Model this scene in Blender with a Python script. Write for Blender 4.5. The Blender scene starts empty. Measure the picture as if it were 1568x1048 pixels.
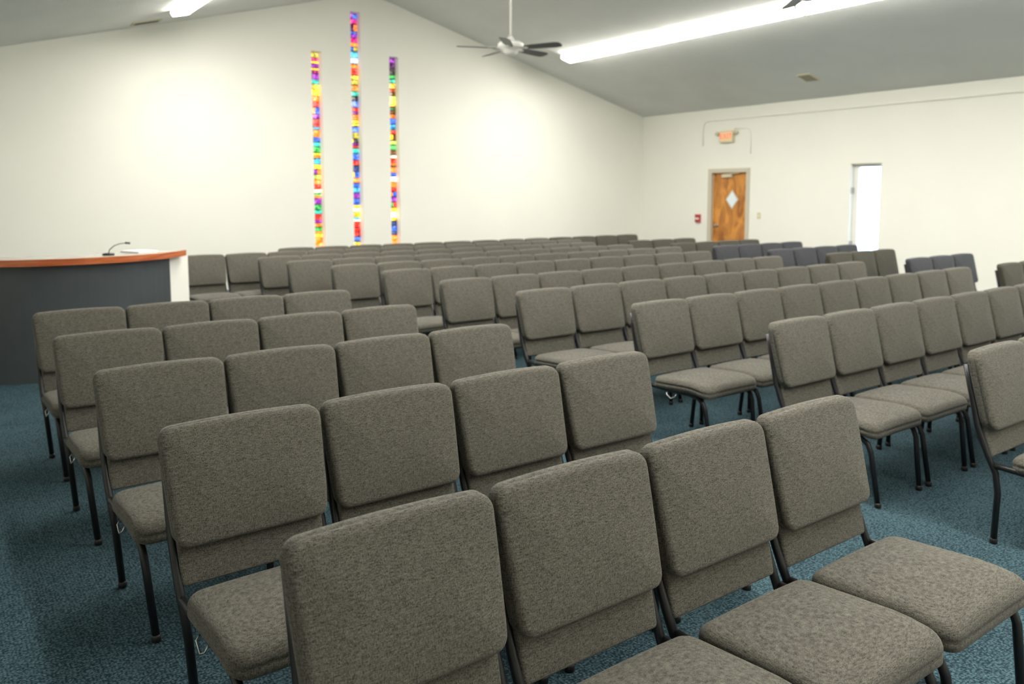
import bpy, math, random
from mathutils import Vector, Matrix, Euler
random.seed(7)
scene=bpy.context.scene
W,D,E,RX,RZ=12.81,13.04,3.247,6.384,4.953
K=(RZ-E)/(W-RX)
LX,Y0=-1.6,-3.5
def zc(x): return RZ-K*abs(x-RX)

# ---------------- materials ----------------
def newmat(name):
    m=bpy.data.materials.new(name); m.use_nodes=True
    nt=m.node_tree; b=nt.nodes['Principled BSDF']
    return m,nt,b
def simple(name,col,rough=.5,metal=0,bump=0,bscale=100,var=0.0,vscale=5,spec=.5):
    m,nt,b=newmat(name)
    b.inputs['Roughness'].default_value=rough; b.inputs['Metallic'].default_value=metal
    b.inputs['Specular IOR Level'].default_value=spec
    tc=nt.nodes.new('ShaderNodeTexCoord')
    n=nt.nodes.new('ShaderNodeTexNoise'); n.inputs['Scale'].default_value=vscale; n.inputs['Detail'].default_value=3
    nt.links.new(tc.outputs['Object'],n.inputs['Vector'])
    r=nt.nodes.new('ShaderNodeValToRGB')
    r.color_ramp.elements[0].position=.3; r.color_ramp.elements[1].position=.7
    r.color_ramp.elements[0].color=tuple(c*(1-var) for c in col)+(1,)
    r.color_ramp.elements[1].color=tuple(min(1,c*(1+var)) for c in col)+(1,)
    nt.links.new(n.outputs['Fac'],r.inputs['Fac']); nt.links.new(r.outputs['Color'],b.inputs['Base Color'])
    if bump:
        n2=nt.nodes.new('ShaderNodeTexNoise'); n2.inputs['Scale'].default_value=bscale; n2.inputs['Detail'].default_value=3
        nt.links.new(tc.outputs['Object'],n2.inputs['Vector'])
        bp=nt.nodes.new('ShaderNodeBump'); bp.inputs['Strength'].default_value=bump; bp.inputs['Distance'].default_value=.01
        nt.links.new(n2.outputs['Fac'],bp.inputs['Height']); nt.links.new(bp.outputs['Normal'],b.inputs['Normal'])
    return m
def emis(name,col,st,base=None):
    m,nt,b=newmat(name)
    b.inputs['Base Color'].default_value=(base or col)+(1,)
    b.inputs['Emission Color'].default_value=col+(1,); b.inputs['Emission Strength'].default_value=st
    b.inputs['Roughness'].default_value=.3
    return m
def stained(name,col,st):
    m,nt,b=newmat(name); b.inputs['Roughness'].default_value=.15
    tc=nt.nodes.new('ShaderNodeTexCoord')
    n=nt.nodes.new('ShaderNodeTexNoise'); n.inputs['Scale'].default_value=14; n.inputs['Detail'].default_value=4; n.inputs['Distortion'].default_value=1.5
    nt.links.new(tc.outputs['Object'],n.inputs['Vector'])
    r=nt.nodes.new('ShaderNodeValToRGB'); cr=r.color_ramp
    cr.elements[0].position=.34; cr.elements[0].color=tuple(c*.22 for c in col)+(1,)
    cr.elements[1].position=.72; cr.elements[1].color=tuple(min(1,c*1.2+.18) for c in col)+(1,)
    e=cr.elements.new(.52); e.color=col+(1,)
    nt.links.new(n.outputs['Fac'],r.inputs['Fac'])
    nt.links.new(r.outputs['Color'],b.inputs['Emission Color']); nt.links.new(r.outputs['Color'],b.inputs['Base Color'])
    b.inputs['Emission Strength'].default_value=st  # glow stands in for daylight behind the glass
    return m
def fabric(name,k=(1,1,1)):
    m,nt,b=newmat(name)
    b.inputs['Roughness'].default_value=.95; b.inputs['Specular IOR Level'].default_value=.12
    b.inputs['Sheen Weight'].default_value=.10; b.inputs['Sheen Roughness'].default_value=.5
    tc=nt.nodes.new('ShaderNodeTexCoord')
    outs=[]
    for sc in ((65,65,620),(620,620,65),(330,330,330)):
        mp=nt.nodes.new('ShaderNodeMapping'); mp.inputs['Scale'].default_value=sc
        nt.links.new(tc.outputs['Object'],mp.inputs['Vector'])
        n=nt.nodes.new('ShaderNodeTexNoise'); n.inputs['Scale'].default_value=1; n.inputs['Detail'].default_value=2
        nt.links.new(mp.outputs['Vector'],n.inputs['Vector']); outs.append(n)
    a=nt.nodes.new('ShaderNodeMath'); a.operation='ADD'
    nt.links.new(outs[0].outputs['Fac'],a.inputs[0]); nt.links.new(outs[1].outputs['Fac'],a.inputs[1])
    a2=nt.nodes.new('ShaderNodeMath'); a2.operation='ADD'
    nt.links.new(a.outputs[0],a2.inputs[0]); nt.links.new(outs[2].outputs['Fac'],a2.inputs[1])
    d=nt.nodes.new('ShaderNodeMath'); d.operation='DIVIDE'; d.inputs[1].default_value=3
    nt.links.new(a2.outputs[0],d.inputs[0])
    r=nt.nodes.new('ShaderNodeValToRGB')
    r.color_ramp.elements[0].position=.37; r.color_ramp.elements[0].color=(.026*k[0],.024*k[1],.0195*k[2],1)
    r.color_ramp.elements[1].position=.63; r.color_ramp.elements[1].color=(.180*k[0],.168*k[1],.140*k[2],1)
    nt.links.new(d.outputs[0],r.inputs['Fac']); nt.links.new(r.outputs['Color'],b.inputs['Base Color'])
    bp=nt.nodes.new('ShaderNodeBump'); bp.inputs['Strength'].default_value=.4; bp.inputs['Distance'].default_value=.002
    nt.links.new(d.outputs[0],bp.inputs['Height']); nt.links.new(bp.outputs['Normal'],b.inputs['Normal'])
    return m
def carpet():
    m,nt,b=newmat('carpet_blue')
    b.inputs['Roughness'].default_value=1; b.inputs['Specular IOR Level'].default_value=.1
    tc=nt.nodes.new('ShaderNodeTexCoord')
    v=nt.nodes.new('ShaderNodeTexVoronoi'); v.inputs['Scale'].default_value=85; v.inputs['Randomness'].default_value=.55
    n=nt.nodes.new('ShaderNodeTexNoise'); n.inputs['Scale'].default_value=130; n.inputs['Detail'].default_value=3
    n3=nt.nodes.new('ShaderNodeTexNoise'); n3.inputs['Scale'].default_value=2.5; n3.inputs['Detail'].default_value=4
    for q in (v,n,n3): nt.links.new(tc.outputs['Object'],q.inputs['Vector'])
    mx=nt.nodes.new('ShaderNodeMath'); mx.operation='MULTIPLY_ADD'; mx.inputs[1].default_value=-.5
    nt.links.new(v.outputs['Distance'],mx.inputs[0]); nt.links.new(n.outputs['Fac'],mx.inputs[2])
    m2=nt.nodes.new('ShaderNodeMath'); m2.operation='MULTIPLY_ADD'; m2.inputs[1].default_value=.2
    nt.links.new(n3.outputs['Fac'],m2.inputs[0]); nt.links.new(mx.outputs[0],m2.inputs[2])
    r=nt.nodes.new('ShaderNodeValToRGB')
    r.color_ramp.elements[0].position=.22; r.color_ramp.elements[0].color=(.012,.027,.037,1)
    r.color_ramp.elements[1].position=.60; r.color_ramp.elements[1].color=(.084,.145,.168,1)
    nt.links.new(m2.outputs[0],r.inputs['Fac']); nt.links.new(r.outputs['Color'],b.inputs['Base Color'])
    bp=nt.nodes.new('ShaderNodeBump'); bp.inputs['Strength'].default_value=.6; bp.inputs['Distance'].default_value=.005
    nt.links.new(mx.outputs[0],bp.inputs['Height']); nt.links.new(bp.outputs['Normal'],b.inputs['Normal'])
    return m
def wood(name,c1,c2,rough=.35,scale=(14,14,1.2)):
    m,nt,b=newmat(name); b.inputs['Roughness'].default_value=rough
    tc=nt.nodes.new('ShaderNodeTexCoord'); mp=nt.nodes.new('ShaderNodeMapping'); mp.inputs['Scale'].default_value=scale
    n=nt.nodes.new('ShaderNodeTexNoise'); n.inputs['Scale'].default_value=1; n.inputs['Detail'].default_value=5; n.inputs['Distortion'].default_value=1.2
    r=nt.nodes.new('ShaderNodeValToRGB'); r.color_ramp.elements[0].position=.35; r.color_ramp.elements[1].position=.65
    r.color_ramp.elements[0].color=c1+(1,); r.color_ramp.elements[1].color=c2+(1,)
    nt.links.new(tc.outputs['Object'],mp.inputs[0]); nt.links.new(mp.outputs[0],n.inputs[0]); nt.links.new(n.outputs['Fac'],r.inputs[0]); nt.links.new(r.outputs[0],b.inputs['Base Color'])
    return m
M_wall=simple('wall_paint',(.82,.81,.735),.7,bump=.05,bscale=60,var=.015,vscale=.8,spec=.3)
M_ceil=simple('ceiling_texture',(.69,.70,.665),.95,bump=.5,bscale=45,var=.03,vscale=1.5,spec=.1)
M_fab=fabric('chair_fabric'); M_fabd=fabric('chair_fabric_dark',(.62,.62,.58)); M_fabb=fabric('chair_fabric_blue_grey',(.50,.56,.74))  # blue variant: window daylight on far-right chairs put into the fabric colour
M_metal=simple('chair_frame_paint',(.016,.016,.018),.35,metal=.3)
M_black=simple('black_plastic',(.012,.012,.012),.5)
M_carpet=carpet()
M_white=simple('white_trim',(.80,.78,.72),.45)
M_frame=simple('door_frame_paint',(.55,.50,.40),.45)
M_whitemetal=simple('white_metal',(.8,.79,.74),.35)
M_door=wood('door_oak',(.30,.10,.015),(.66,.28,.05),scale=(5,5,2.2))
M_cherry=wood('cherry_wood',(.36,.08,.02),(.5,.14,.045),.25,(2,2,30))
M_deskgrey=simple('desk_laminate_grey',(.045,.053,.058),.45,var=.1,vscale=3)
M_desktop=simple('desk_top_laminate',(.45,.43,.38),.25)
M_light=emis('fluorescent_diffuser',(1,.975,.90),62.)
M_lside=emis('fluorescent_diffuser_side',(1,.975,.90),24.)
M_steel=simple('brushed_steel',(.5,.5,.5),.3,metal=1)
M_red=simple('red_plastic',(.4,.03,.03),.4)
M_exit=emis('exit_letters',(1,.10,.04),.7)
M_exitbody=simple('exit_housing',(.62,.56,.38),.5)
M_blade=simple('fan_blade',(.06,.065,.062),.45,var=.1)
M_dark=simple('dark_slot',(.03,.03,.025),.8)
M_paper=simple('paper',(.8,.8,.78),.8)
def glass():
    m,nt,b=newmat('window_glass'); b.inputs['Transmission Weight'].default_value=1; b.inputs['Roughness'].default_value=0; b.inputs['IOR'].default_value=1.02
    b.inputs['Base Color'].default_value=(.97,.99,1,1); return m
M_glass=glass()
M_ground=simple('outside_concrete',(.45,.5,.5),.9,var=.1)

# ---------------- builder ----------------
class B:
    def __init__(s): s.v=[];s.f=[];s.m=[];s.s=[];s.mats=[]
    def mi(s,m):
        if m not in s.mats: s.mats.append(m)
        return s.mats.index(m)
    def add(s,vs,fs,mat,smooth=False,M=None):
        o=len(s.v)
        for p in vs:
            p=Vector(p)
            if M is not None: p=M@p
            s.v.append(p)
        k=s.mi(mat)
        for f in fs: s.f.append([o+i for i in f]);s.m.append(k);s.s.append(smooth)
    def box(s,a,b,mat,M=None):
        x0,y0,z0=a;x1,y1,z1=b
        vs=[(x0,y0,z0),(x1,y0,z0),(x1,y1,z0),(x0,y1,z0),(x0,y0,z1),(x1,y0,z1),(x1,y1,z1),(x0,y1,z1)]
        fs=[(0,3,2,1),(4,5,6,7),(0,1,5,4),(1,2,6,5),(2,3,7,6),(3,0,4,7)]
        s.add(vs,fs,mat,False,M)
    def prism(s,poly,ax,a,b,mat,M=None):
        def mk(p,t):
            return {'x':(t,p[0],p[1]),'y':(p[0],t,p[1]),'z':(p[0],p[1],t)}[ax]
        n=len(poly)
        vs=[mk(p,a) for p in poly]+[mk(p,b) for p in poly]
        fs=[tuple(range(n)),tuple(range(2*n-1,n-1,-1))]+[(i,i+n,(i+1)%n+n,(i+1)%n) for i in range(n)]
        s.add(vs,fs,mat,False,M)
    def tube(s,pts,r,mat,n=10,r2=None,M=None):
        pts=[Vector(p) for p in pts]; vs=[];fs=[]
        up=None
        rs=r if isinstance(r,(list,tuple)) else [r]*len(pts)
        for i,p in enumerate(pts):
            t=(pts[min(i+1,len(pts)-1)]-pts[max(i-1,0)]).normalized()
            if up is None: 
                up=Vector((1,0,0)) if abs(t.x)<.9 else Vector((0,1,0))
            up=(up-t*up.dot(t)).normalized(); w=t.cross(up)
            for k in range(n):
                a=2*math.pi*k/n
                vs.append(p+up*math.cos(a)*rs[i]+w*math.sin(a)*(rs[i] if r2 is None else r2))
        m=len(pts)
        for i in range(m-1):
            for k in range(n):
                fs.append((i*n+k,i*n+(k+1)%n,(i+1)*n+(k+1)%n,(i+1)*n+k))
        fs.append(tuple(range(n-1,-1,-1)));fs.append(tuple((m-1)*n+k for k in range(n)))
        s.add(vs,fs,mat,True,M)
    def lathe(s,prof,mat,n=28,M=None):
        vs=[];fs=[]
        for r,z in prof:
            for k in range(n):
                a=2*math.pi*k/n; vs.append((max(r,1e-4)*math.cos(a),max(r,1e-4)*math.sin(a),z))
        for i in range(len(prof)-1):
            for k in range(n): fs.append((i*n+k,i*n+(k+1)%n,(i+1)*n+(k+1)%n,(i+1)*n+k))
        fs.append(tuple(range(n-1,-1,-1)));fs.append(tuple((len(prof)-1)*n+k for k in range(n)))
        s.add(vs,fs,mat,True,M)
    def pillow(s,hw,hh,r,T,er,deform,mat,crown=.01,seam=None):
        m=min(hw,hh)
        prof=[(m*.9,0),(m*.5,0),(er*1.0,0),(er*.3,er*.08),(0,er*.4)]
        if seam: prof+=[(0,T-er-.012),(.004,T-er-.006),(0,T-er)]
        else: prof+=[(0,T*.5)]
        for k in range(0 if not seam else 1,7):
            a=math.pi/2*k/6; prof.append((er*(1-math.cos(a)),T-er+er*math.sin(a)))
        for t in (.25,.35,.5,.65,.8,.9):
            if m*t>er*1.15: prof.append((m*t,T+crown*(1-(1-(m*t-er)/(m-er))**2)))
        def outline(i):
            a,b=hw-i,hh-i; rr=max(r-i,.004); P=[]
            cs=[(a-rr,b-rr,0),(-(a-rr),b-rr,90),(-(a-rr),-(b-rr),180),(a-rr,-(b-rr),270)]
            for ci,(cx,cy,a0) in enumerate(cs):
                for k in range(7):
                    an=math.radians(a0+90*k/6); P.append((cx+rr*math.cos(an),cy+rr*math.sin(an)))
                nx=cs[(ci+1)%4]; an=math.radians(a0+90)
                e0=P[-1]; e1=(nx[0]+rr*math.cos(an),nx[1]+rr*math.sin(an))
                for k in range(1,7): P.append((e0[0]+(e1[0]-e0[0])*k/7,e0[1]+(e1[1]-e0[1])*k/7))
            return P
        vs=[];fs=[]
        for ins,d in prof:
            for (x,y) in outline(ins): vs.append(deform(x,y,d))
        n=len(outline(0))
        for i in range(len(prof)-1):
            for k in range(n): fs.append((i*n+k,i*n+(k+1)%n,(i+1)*n+(k+1)%n,(i+1)*n+k))
        fs.append(tuple(range(n-1,-1,-1)));fs.append(tuple((len(prof)-1)*n+k for k in range(n)))
        s.add(vs,fs,mat,True)
    def mesh(s,name):
        me=bpy.data.meshes.new(name); me.from_pydata([tuple(p) for p in s.v],[],s.f)
        for m in s.mats: me.materials.append(m)
        for i,p in enumerate(me.polygons): p.material_index=s.m[i]; p.use_smooth=s.s[i]
        import bmesh
        bm=bmesh.new(); bm.from_mesh(me); bmesh.ops.recalc_face_normals(bm,faces=bm.faces); bm.to_mesh(me); bm.free()
        me.update(); return me
    def obj(s,name,loc=(0,0,0),rot=(0,0,0),parent=None):
        o=bpy.data.objects.new(name,s.mesh(name)); scene.collection.objects.link(o)
        o.location=loc;o.rotation_euler=rot
        if parent: o.parent=parent
        return o

# ---------------- room shell ----------------
b=B(); b.box((LX-.2,Y0-.2,-.1),(W+.2,D+.25,0),M_carpet); b.obj('floor')
b=B()
for (xa,xb) in ((LX-.2,RX),(RX,W+.2)):
    za,zb=zc(xa),zc(xb)
    b.prism([(xa,za),(xb,zb),(xb,zb+.12),(xa,za+.12)],'y',Y0-.2,D+.25,M_ceil)
b.obj('ceiling')
BARS=[(5.414,3.905),(6.113,4.615),(6.823,3.948)]; BW=.088; BZ=.72
b=B(); xs=[LX]
for c,t in BARS: xs+=[c-BW,c+BW]
xs.append(W)
ya,yb=D,D+.25
def col(x0,x1,z0):
    if x0<RX<x1: return [(x0,z0),(x1,z0),(x1,zc(x1)),(RX,RZ),(x0,zc(x0))]
    return [(x0,z0),(x1,z0),(x1,zc(x1)),(x0,zc(x0))]
for i in range(len(xs)-1):
    x0,x1=xs[i],xs[i+1]
    if i%2==0: b.prism(col(x0,x1,0),'y',ya,yb,M_wall)
    else:
        t=BARS[i//2][1]
        b.box((x0,ya,0),(x1,yb,BZ),M_wall); b.prism(col(x0,x1,t),'y',ya,yb,M_wall)
b.obj('wall_back')
DR=(10.22,11.12,0,2.04); GD=(7.54,8.10,0,2.10); WN_ADDED=[(4.1,4.66,.1,2.1),(.9,1.46,.1,2.1)]  # last two openings: unseen windows added to let in bluish daylight
holes=sorted([DR,GD]+WN_ADDED)
b=B(); y=Y0
for (h0,h1,z0,z1) in holes:
    b.box((W,y,0),(W+.2,h0,E),M_wall)
    if z0>0: b.box((W,h0,0),(W+.2,h1,z0),M_wall)
    b.box((W,h0,z1),(W+.2,h1,E),M_wall); y=h1
b.box((W,y,0),(W+.2,D,E),M_wall); b.obj('wall_right')
b=B(); b.box((LX-.2,Y0,0),(LX,D,zc(LX)),M_wall); b.obj('wall_left')
b=B(); b.prism([(LX,0),(W,0),(W,zc(W)),(RX,RZ),(LX,zc(LX))],'y',Y0-.2,Y0,M_wall); b.obj('wall_front')
M_base=simple('vinyl_base',(.10,.13,.15),.5)
b=B(); b.box((LX,D-.012,0),(W,D,.1),M_base); b.obj('baseboard_back')
b=B()
y=Y0
for h in sorted([DR,GD]): b.box((W-.012,y,0),(W,h[0]-.08,.1),M_base); y=h[1]+.08
b.box((W-.012,y,0),(W,D,.1),M_base); b.obj('baseboard_right')
b=B(); b.box((LX,Y0,0),(LX+.012,D,.1),M_base); b.obj('baseboard_left')
b=B(); zt=3.03
b.tube([(W-.012,Y0+.1,zt),(W-.012,11.2,zt),(W-.012,11.3,zt-.03),(W-.012,11.34,zt-.12),(W-.012,11.34,2.55)],.013,M_wall,n=8)
b.obj('trim_1')
b=B(); b.tube([(W-.01,10.56,2.84),(W-.01,10.3,2.84),(W-.01,10.2,2.80),(W-.01,10.17,2.68),(W-.01,10.17,2.35)],.010,M_wall,n=8); b.obj('trim_2')

# stained glass
pal=dict(ol=(.42,.36,.03),pu=(.24,.02,.34),mg=(.58,.02,.2),gr=(.04,.38,.07),ye=(1,.62,.02),og=(1,.22,.01),rd=(.72,.025,.012),cy=(.05,.42,.70),
 bl=(.03,.12,.60),te=(.02,.44,.34),wh=(1,.86,.55),dk=(.07,.05,.04),br=(.24,.08,.02),dp=(.12,.02,.13),wb=(.55,.75,.95),yg=(.40,.55,.07),db=(.03,.06,.24))
gm={}
for k,c in pal.items(): 
    st={'wh':3.0,'ye':2.3,'wb':2.2,'dk':.5,'br':.8,'dp':.7,'db':.9}.get(k,1.75)
    gm[k]=stained('stained_glass_'+k,c,st)
seqs=["ol ye pu mg pu te ye ye og rd og pu rd cy og bl te gr og wb ye pu yg og rd wh og pu gr te rd og gr ye",
"pu mg dp pu mg og bl cy wb og rd ye ol cy te dk bl pu og ye bl te ye rd te bl rd db ye og bl cy pu bl ye wh ye wh rd rd rd bl ye",
"pu dp dk gr te gr og br yg ye gr br og bl cy og ye yg gr br dk rd br og bl bl og rd og pu gr ye wh ye db bl db"]
for wi,((c,t),sq) in enumerate(zip(BARS,seqs)):
    b=B(); names=sq.split(); n=len(names); h=(t-BZ)/n
    z=t; gy=D+.13
    for nm in names:
        z0=max(BZ,z-h*random.uniform(.7,1.3))
        tilt=random.uniform(-.012,.012)
        g2=gm[random.choice(names)]
        def q(xa,xb,za,zb,mt):
            b.prism([(xa,za),(xb,za+tilt),(xb,zb),(xa,zb)],'y',gy,gy+.018,mt)
        mode=random.random(); L,Rr=c-BW+.004,c+BW-.004
        if mode<.65: q(L,Rr,z0+.009,z-.009,gm[nm])
        elif mode<.85:
            m=c+random.uniform(-.035,.035); q(L,m-.005,z0+.009,z-.009,gm[nm]); q(m+.005,Rr,z0+.009,z-.009,g2)
        else:
            m=z0+(z-z0)*random.uniform(.4,.6); q(L,Rr,z0+.009,m-.006,gm[nm]); q(L,Rr,m+.006,z-.009,g2)
        z=z0
        if z<=BZ+.02: break
    if z>BZ+.02: b.box((c-BW+.004,gy,BZ+.005),(c+BW-.004,gy+.018,z-.008),gm['og'])
    b.box((c-BW,gy+.008,BZ),(c+BW,gy+.03,t),M_dark)
    b.obj('window_%d'%(wi+1))

# ---------------- chair ----------------
def yb_(z): return -.045+.227*(z-.53)
def make_chair(FAB,name):
    b=B()
    def dc(x,s,d):
        z=.6875+s*.985
        k=(s+.176)/.352
        th=d*(1.0-.20*k)
        y=yb_(z)-th
        z+= .008*(1-(x/.25)**2)*k
        return (x*(1-.065*(1-k)**1.3),y,z)
    b.pillow(.257,.176,.040,.068,.022,dc,FAB,crown=.015,seam=True)
    def dp(x,s,d):
        z=.600+s
        return (x,yb_(z)+.010-d,z)
    b.pillow(.230,.204,.015,.034,.010,dp,FAB,crown=.002)
    def ds(x,s,d):
        y=-.395-s; k=s/.222
        z=.360+d+.012*k
        t=max(0,(s-.05)/.172); z-=.030*t*t
        x=x*(1+.015*k)
        z-= .006*(x/.25)**2*(d/.075)
        return (x,y,z)
    b.pillow(.254,.222,.055,.080,.034,ds,FAB,crown=.010,seam=True)
    b.box((-.2,-.58,.344),(.2,-.20,.368),M_black)
    for sx in (-1,1):
        b.tube([(sx*.234,yb_(.80)+.014,.80),(sx*.236,yb_(.66)+.012,.66),(sx*.237,-.033,.53),(sx*.237,-.060,.46),(sx*.236,-.085,.40),(sx*.233,-.118,.33),(sx*.225,-.128,.24),(sx*.207,-.115,.012)],.014,M_metal,n=10)
        b.tube([(sx*.235,-.115,.366),(sx*.231,-.25,.356),(sx*.229,-.47,.356),(sx*.228,-.53,.346),(sx*.227,-.57,.318),(sx*.225,-.587,.28),(sx*.207,-.625,.012)],.014,M_metal,n=10)
        for yy in (-.115,-.625):
            b.lathe([(.013,0),(.017,.002),(.017,.022),(.014,.026)],M_black,n=10,M=Matrix.Translation((sx*.207,yy,0)))
        b.tube([(sx*.24,-.30,.345),(sx*.252,-.30,.33),(sx*.254,-.34,.31),(sx*.25,-.37,.325),(sx*.238,-.37,.347)],.003,M_steel,n=6)
    b.tube([(-.230,-.22,.352),(.230,-.22,.352)],.010,M_metal,n=8)
    b.tube([(-.230,-.50,.352),(.230,-.50,.352)],.010,M_metal,n=8)
    return b.mesh(name)
chair_me=make_chair(M_fab,'church_chair'); chair_dark=make_chair(M_fabd,'church_chair_dark'); chair_daylit=make_chair(M_fabb,'church_chair_blue')
PHI=.0283
rd=Vector((math.cos(PHI),math.sin(PHI))); cd=Vector((-rd.y,rd.x))
CW=.5207
def chair(x,y,me=chair_me):
    o=bpy.data.objects.new('church_chair',me); scene.collection.objects.link(o)
    o.location=(x,y,0); o.rotation_euler=(0,0,PHI+random.uniform(-.004,.004))
def row(x,y,n,cw=CW,me=chair_me):
    for j in range(n):
        p=Vector((x,y))+rd*cw*j; chair(p.x,p.y,me)
for i,(dx,cw) in enumerate([(-.018,.5207),(0,.524),(.01,.5207),(.015,.519),(.055,.517)]):
    p=Vector((.83,1.5814))+cd*1.0142*i; row(p.x+dx,p.y,4,cw)
for (x,y,n) in [(4.06,1.78,9),(4.02,2.83,9),(3.97,3.86,9),(3.77,4.86,9),(3.72,5.87,9),(3.74,6.95,9),(3.59,7.78,10),(3.42,8.55,10),(3.36,9.3,10),(2.70,10.05,12)]:
    row(x,y,n)
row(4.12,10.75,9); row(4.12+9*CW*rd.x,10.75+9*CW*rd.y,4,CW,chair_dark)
for (x,y,n,me) in [(9.2,3.96,3,chair_dark),(9.15,4.9,3,chair_daylit),(9.15,5.9,3,chair_dark),(9.15,6.75,4,chair_daylit),(9.2,7.7,4,chair_daylit),(9.2,8.5,4,chair_dark),(9.2,9.4,3,chair_dark)]:
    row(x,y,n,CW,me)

# ---------------- fluorescent fixtures ----------------
sl=math.atan(K)
def fixture(x,y0,y1,side):
    b=B(); L=y1-y0; w=.13;h=.085
    b.box((-w*.9,0,-.03),(w*.9,L,0),M_whitemetal)
    b.prism([(-w,-.03),(-w*.92,-h+.012),(w*.92,-h+.012),(w,-.03)],'y',.012,L-.012,M_lside)
    b.prism([(-w*.915,-h+.0115),(-w*.7,-h),(w*.7,-h),(w*.915,-h+.0115)],'y',.012,L-.012,M_light)
    b.prism([(-w-.004,-.026),(-w*.9,-h),(w*.9,-h),(w+.004,-.026)],'y',0,.011,M_whitemetal)
    b.prism([(-w-.004,-.026),(-w*.9,-h),(w*.9,-h),(w+.004,-.026)],'y',L-.011,L,M_whitemetal)
    b.obj('fluorescent_light_fixture',(x,y0,zc(x)-.001),(0,side*sl,0))
for x,side in ((9.70,1),(3.0,-1)):
    y=11.85
    while y-2.44>Y0+.3:
        fixture(x,y-2.44,y,side); y-=2.46

# ---------------- ceiling fans ----------------
def fan(x,y,z,a0):
    b=B(); top=zc(x)-z
    b.lathe([(.0,top),(.075,top),(.07,top-.03),(.03,top-.09),(.018,top-.1)],M_whitemetal)
    b.tube([(0,0,.08),(0,0,top-.05)],.013,M_whitemetal)
    b.lathe([(.02,.16),(.045,.13),(.06,.10),(.13,.085),(.165,.06),(.17,.03),(.15,.0),(.1,-.02),(.095,-.05),(.075,-.075),(.03,-.09),(0,-.095)],M_whitemetal)
    for k in range(5):
        a=math.radians(a0+72*k)
        M=Matrix.Rotation(a,4,'Z')@Matrix.Rotation(math.radians(-13),4,'X')
        pts=[(.20,-.05),(.30,-.066),(.62,-.078),(.68,-.068),(.705,-.035),(.71,0),(.705,.035),(.68,.068),(.62,.078),(.30,.066),(.20,.05)]
        b.prism(pts,'z',-.003,.004,M_blade,M=M)
        b.prism([(.12,-.015),(.24,-.03),(.30,-.03),(.31,0),(.30,.03),(.24,.03),(.12,.015)],'z',.004,.010,M_whitemetal,M=M)
        b.prism([(.12,-.015),(.22,-.03),(.25,0),(.22,.03),(.12,.015)],'z',-.009,-.003,M_whitemetal,M=M)
    b.obj('ceiling_fan',(x,y,z))
fan(RX,8.95,3.47,228)
fan(RX+.01,4.50,3.335,math.degrees(math.pi/2-.6212)-3)

# ---------------- vents ----------------
def vent(x,y,side,w,l):
    b=B(); b.box((-w,-l,-.012),(w,l,0),M_exitbody)
    n=5
    for i in range(n):
        yy=-l*.8+ (2*l*.8)*(i+.5)/n
        b.box((-w*.85,yy-.008,-.014),(w*.85,yy+.008,-.011),M_dark)
    b.obj('ceiling_vent',(x,y,zc(x)-.001),(0,side*sl,0))
vent(11.92,8.36,1,.15,.13)
vent(2.75,12.65,-1,.2,.1)

# ---------------- door (wood) ----------------
b=B()
y0,y1,_,z1=DR
b.box((W+.05,y0+.03,.005),(W+.095,y1-.03,z1-.03),M_door)
b.box((W-.02,y0-.05,0),(W-.0005,y0+.03,z1-.03),M_frame)
b.box((W-.02,y1-.03,0),(W-.0005,y1+.06,z1-.03),M_frame)
b.box((W-.022,y0-.05,z1-.0295),(W-.0005,y1+.06,z1+.05),M_frame)
b.box((W,y0+.0005,0),(W+.2,y0+.03,z1-.03),M_frame)
b.box((W,y1-.03,0),(W+.2,y1-.0005,z1-.03),M_frame)
b.box((W,y0+.0005,z1-.0295),(W+.2,y1-.0005,z1-.0005),M_frame)
cy,cz=10.62,1.49
b.prism([(cy,cz-.19),(cy+.155,cz),(cy,cz+.19),(cy-.155,cz)],'x',W+.04,W+.05,M_frame)
b.prism([(cy,cz-.155),(cy+.125,cz),(cy,cz+.155),(cy-.125,cz)],'x',W+.036,W+.041,emis('door_lite',(.55,.60,.60),.35))
b.box((W+.01,10.62,1.92),(W+.05,10.86,1.98),M_exitbody)
b.tube([(W+.02,10.8,1.985),(W-.0,10.6,1.99),(W+.01,10.45,1.995)],.01,M_exitbody,n=6)
b.lathe([(.03,0),(.03,.01),(.012,.012),(.012,.04),(.028,.05),(.03,.065),(.02,.08)],M_steel,n=16,M=Matrix.Translation((W+.05,10.98,.98))@Matrix.Rotation(-math.pi/2,4,'Y'))
b.obj('door_1')
def glassdoor(h,name):
    b=B(); y0,y1,z0,z1=h
    e=.0005
    b.box((W-.004,y0+e,z0+e),(W+.2,y0+.012,z1-.012),M_white)
    b.box((W-.004,y1-.012,z0+e),(W+.2,y1-e,z1-.012),M_white)
    b.box((W-.004,y0+e,z1-.0115),(W+.2,y1-e,z1-e),M_frame)
    for (ya,yb2,za,zb) in ((y0+.0125,y0+.05,z0+.09,z1-.06),(y1-.10,y1-.0125,z0+.09,z1-.06),(y0+.0125,y1-.0125,z1-.0595,z1-.012),(y0+.0125,y1-.0125,z0+.002,z0+.0895)):
        b.box((W+.09,ya,za),(W+.15,yb2,zb),M_white)
    b.box((W+.115,y0+.05,z0+.09),(W+.121,y1-.10,z1-.06),M_glass)
    for zz in (1.65,.75):
        b.box((W+.02,y1-.03,zz-.05),(W+.09,y1-.0125,zz+.05),M_steel)
    return b.obj(name)
glassdoor(GD,'door_2')
for i,h in enumerate(WN_ADDED): glassdoor(h,'window_%d'%(4+i))

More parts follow.
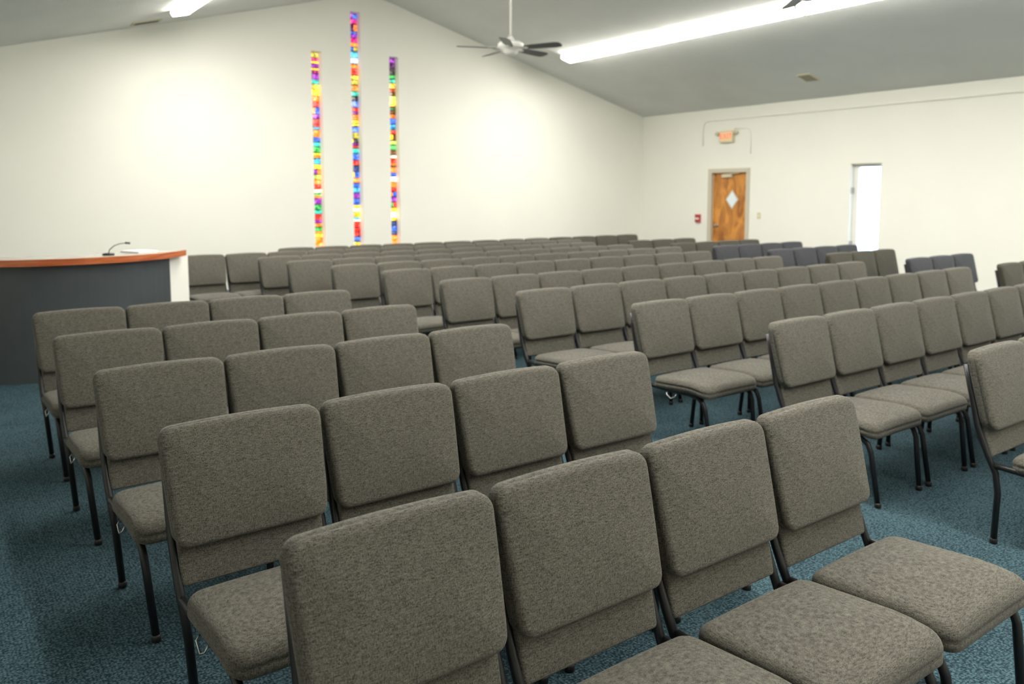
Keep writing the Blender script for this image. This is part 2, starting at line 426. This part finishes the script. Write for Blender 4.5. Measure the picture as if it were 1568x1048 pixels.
# exit sign with emergency heads
b=B(); y=10.72; z=2.71
b.box((W-.06,y-.165,z-.12),(W,y+.165,z+.10),M_exitbody)
b.box((W-.064,y-.15,z-.105),(W-.0605,y+.15,z+.085),simple('exit_face',(.80,.66,.40),.5))
for s_ in (-1,1):
    b.tube([(W-.03,y+s_*.16,z+.06),(W-.04,y+s_*.21,z+.06)],.012,M_exitbody,n=8)
    b.lathe([(.02,0),(.035,.02),(.042,.05),(.04,.055)],M_exitbody,n=16,M=Matrix.Translation((W-.02,y+s_*.225,z+.06))@Matrix.Rotation(-math.pi/2,4,'Y'))
ex=b.obj('exit_sign')
cu=bpy.data.curves.new('exit_text','FONT'); cu.body='EXIT'; cu.size=.15; cu.extrude=.001; cu.align_x='CENTER'; cu.align_y='CENTER'
to=bpy.data.objects.new('exit_text',cu); scene.collection.objects.link(to); to.parent=ex
to.location=(W-.067,y,z-.01); to.rotation_euler=(math.pi/2,0,-math.pi/2); cu.materials.append(M_exit)
b=B(); b.box((W-.045,11.36,1.03),(W,11.48,1.19),M_red); b.box((W-.055,11.375,1.09),(W-.0455,11.465,1.12),M_paper); b.obj('fire_alarm_pull_station')
b=B(); b.box((W-.008,9.90,1.13),(W,9.98,1.25),M_exitbody); b.box((W-.018,9.93,1.175),(W-.0085,9.95,1.205),M_white); b.obj('light_switch')

# ---------------- sound desk ----------------
cx,cyy,R=1.0,8.98,1.18
a0,a1=math.radians(180),math.radians(320)
def arc(r,a,b_,n=36): return [(cx+r*math.cos(a+(b_-a)*i/n),cyy+r*math.sin(a+(b_-a)*i/n)) for i in range(n+1)]
b=B()
def band(r0,r1,a,b_,z0,z1,mat,n=36):
    o=arc(r1,a,b_,n); i=arc(r0,a,b_,n)
    vs=[];fs=[]
    for k in range(n+1):
        vs+=[(i[k][0],i[k][1],z0),(o[k][0],o[k][1],z0),(o[k][0],o[k][1],z1),(i[k][0],i[k][1],z1)]
    for k in range(n):
        for j in range(4): fs.append((k*4+j,k*4+(j+1)%4,k*4+4+(j+1)%4,k*4+4+j))
    fs.append((0,1,2,3)); fs.append((n*4+3,n*4+2,n*4+1,n*4))
    b.add(vs,fs,mat)
band(R-.04,R,a0,a1,.0,.985,M_deskgrey)
band(R-.5,R+.054,a0,a1+.16,.99,1.03,M_desktop)
band(R+.055,R+.085,a0,a1+.16,.985,1.04,M_cherry)
band(R-.45,R-.05,a0,a1,.7,.72,M_deskgrey)
p=Vector((cx+R*math.cos(a1),cyy+R*math.sin(a1)))
q=Vector((2.14,8.50))
pq=(q-p).normalized(); nn=Vector((pq.y,-pq.x))*.03
b.prism([tuple(p),tuple(q),tuple(q-nn),tuple(p-nn)],'z',0,.985,M_white)
q2=Vector((1.75,8.9))
d2=(q2-q).normalized(); n2=Vector((d2.y,-d2.x))*.03
b.prism([tuple(q),tuple(q2),tuple(q2-n2),tuple(q-n2)],'z',0,.985,M_white)
desk=b.obj('sound_desk')
b=B(); mx,my=1.36,8.10
b.lathe([(.05,0),(.05,.015),(.02,.02)],M_black,n=16,M=Matrix.Translation((mx,my,1.032)))
b.tube([(mx,my,1.045),(mx+.01,my,1.08),(mx+.05,my,1.115),(mx+.10,my+.02,1.13),(mx+.16,my+.04,1.135)],.004,M_black,n=6)
b.tube([(mx+.15,my+.04,1.135),(mx+.19,my+.05,1.13)],.009,M_black,n=8)
b.obj('gooseneck_microphone')
b=B(); 
for i in range(4): b.box((-.1+i*.004,-.14,.004*i),(.1+i*.006,.14,.004*i+.0035),M_paper)
b.obj('paper_stack',(1.66,8.36,1.032),(0,0,.4))

b=B(); b.box((W+.25,-25,-.25),(W+40,35,-.12),M_ground); b.obj('ground')

# ---------------- world, camera ----------------
w=bpy.data.worlds.new('World'); scene.world=w; w.use_nodes=True
bg=w.node_tree.nodes['Background']; bg.inputs['Color'].default_value=(.62,.78,1,1); bg.inputs['Strength'].default_value=9.
cam=bpy.data.cameras.new('camera'); co=bpy.data.objects.new('camera',cam); scene.collection.objects.link(co)
cam.sensor_width=36; cam.lens=1265.996/1568*36; cam.shift_y=-98.8/1568
co.location=(0,0,1.5589)
th,p=.6212,.0983
co.rotation_euler=(math.pi/2-p,0,-th)
cam.dof.use_dof=True; cam.dof.focus_distance=2.3; cam.dof.aperture_fstop=3.5
cam.clip_start=.05
scene.camera=co
scene.view_settings.view_transform='Standard'
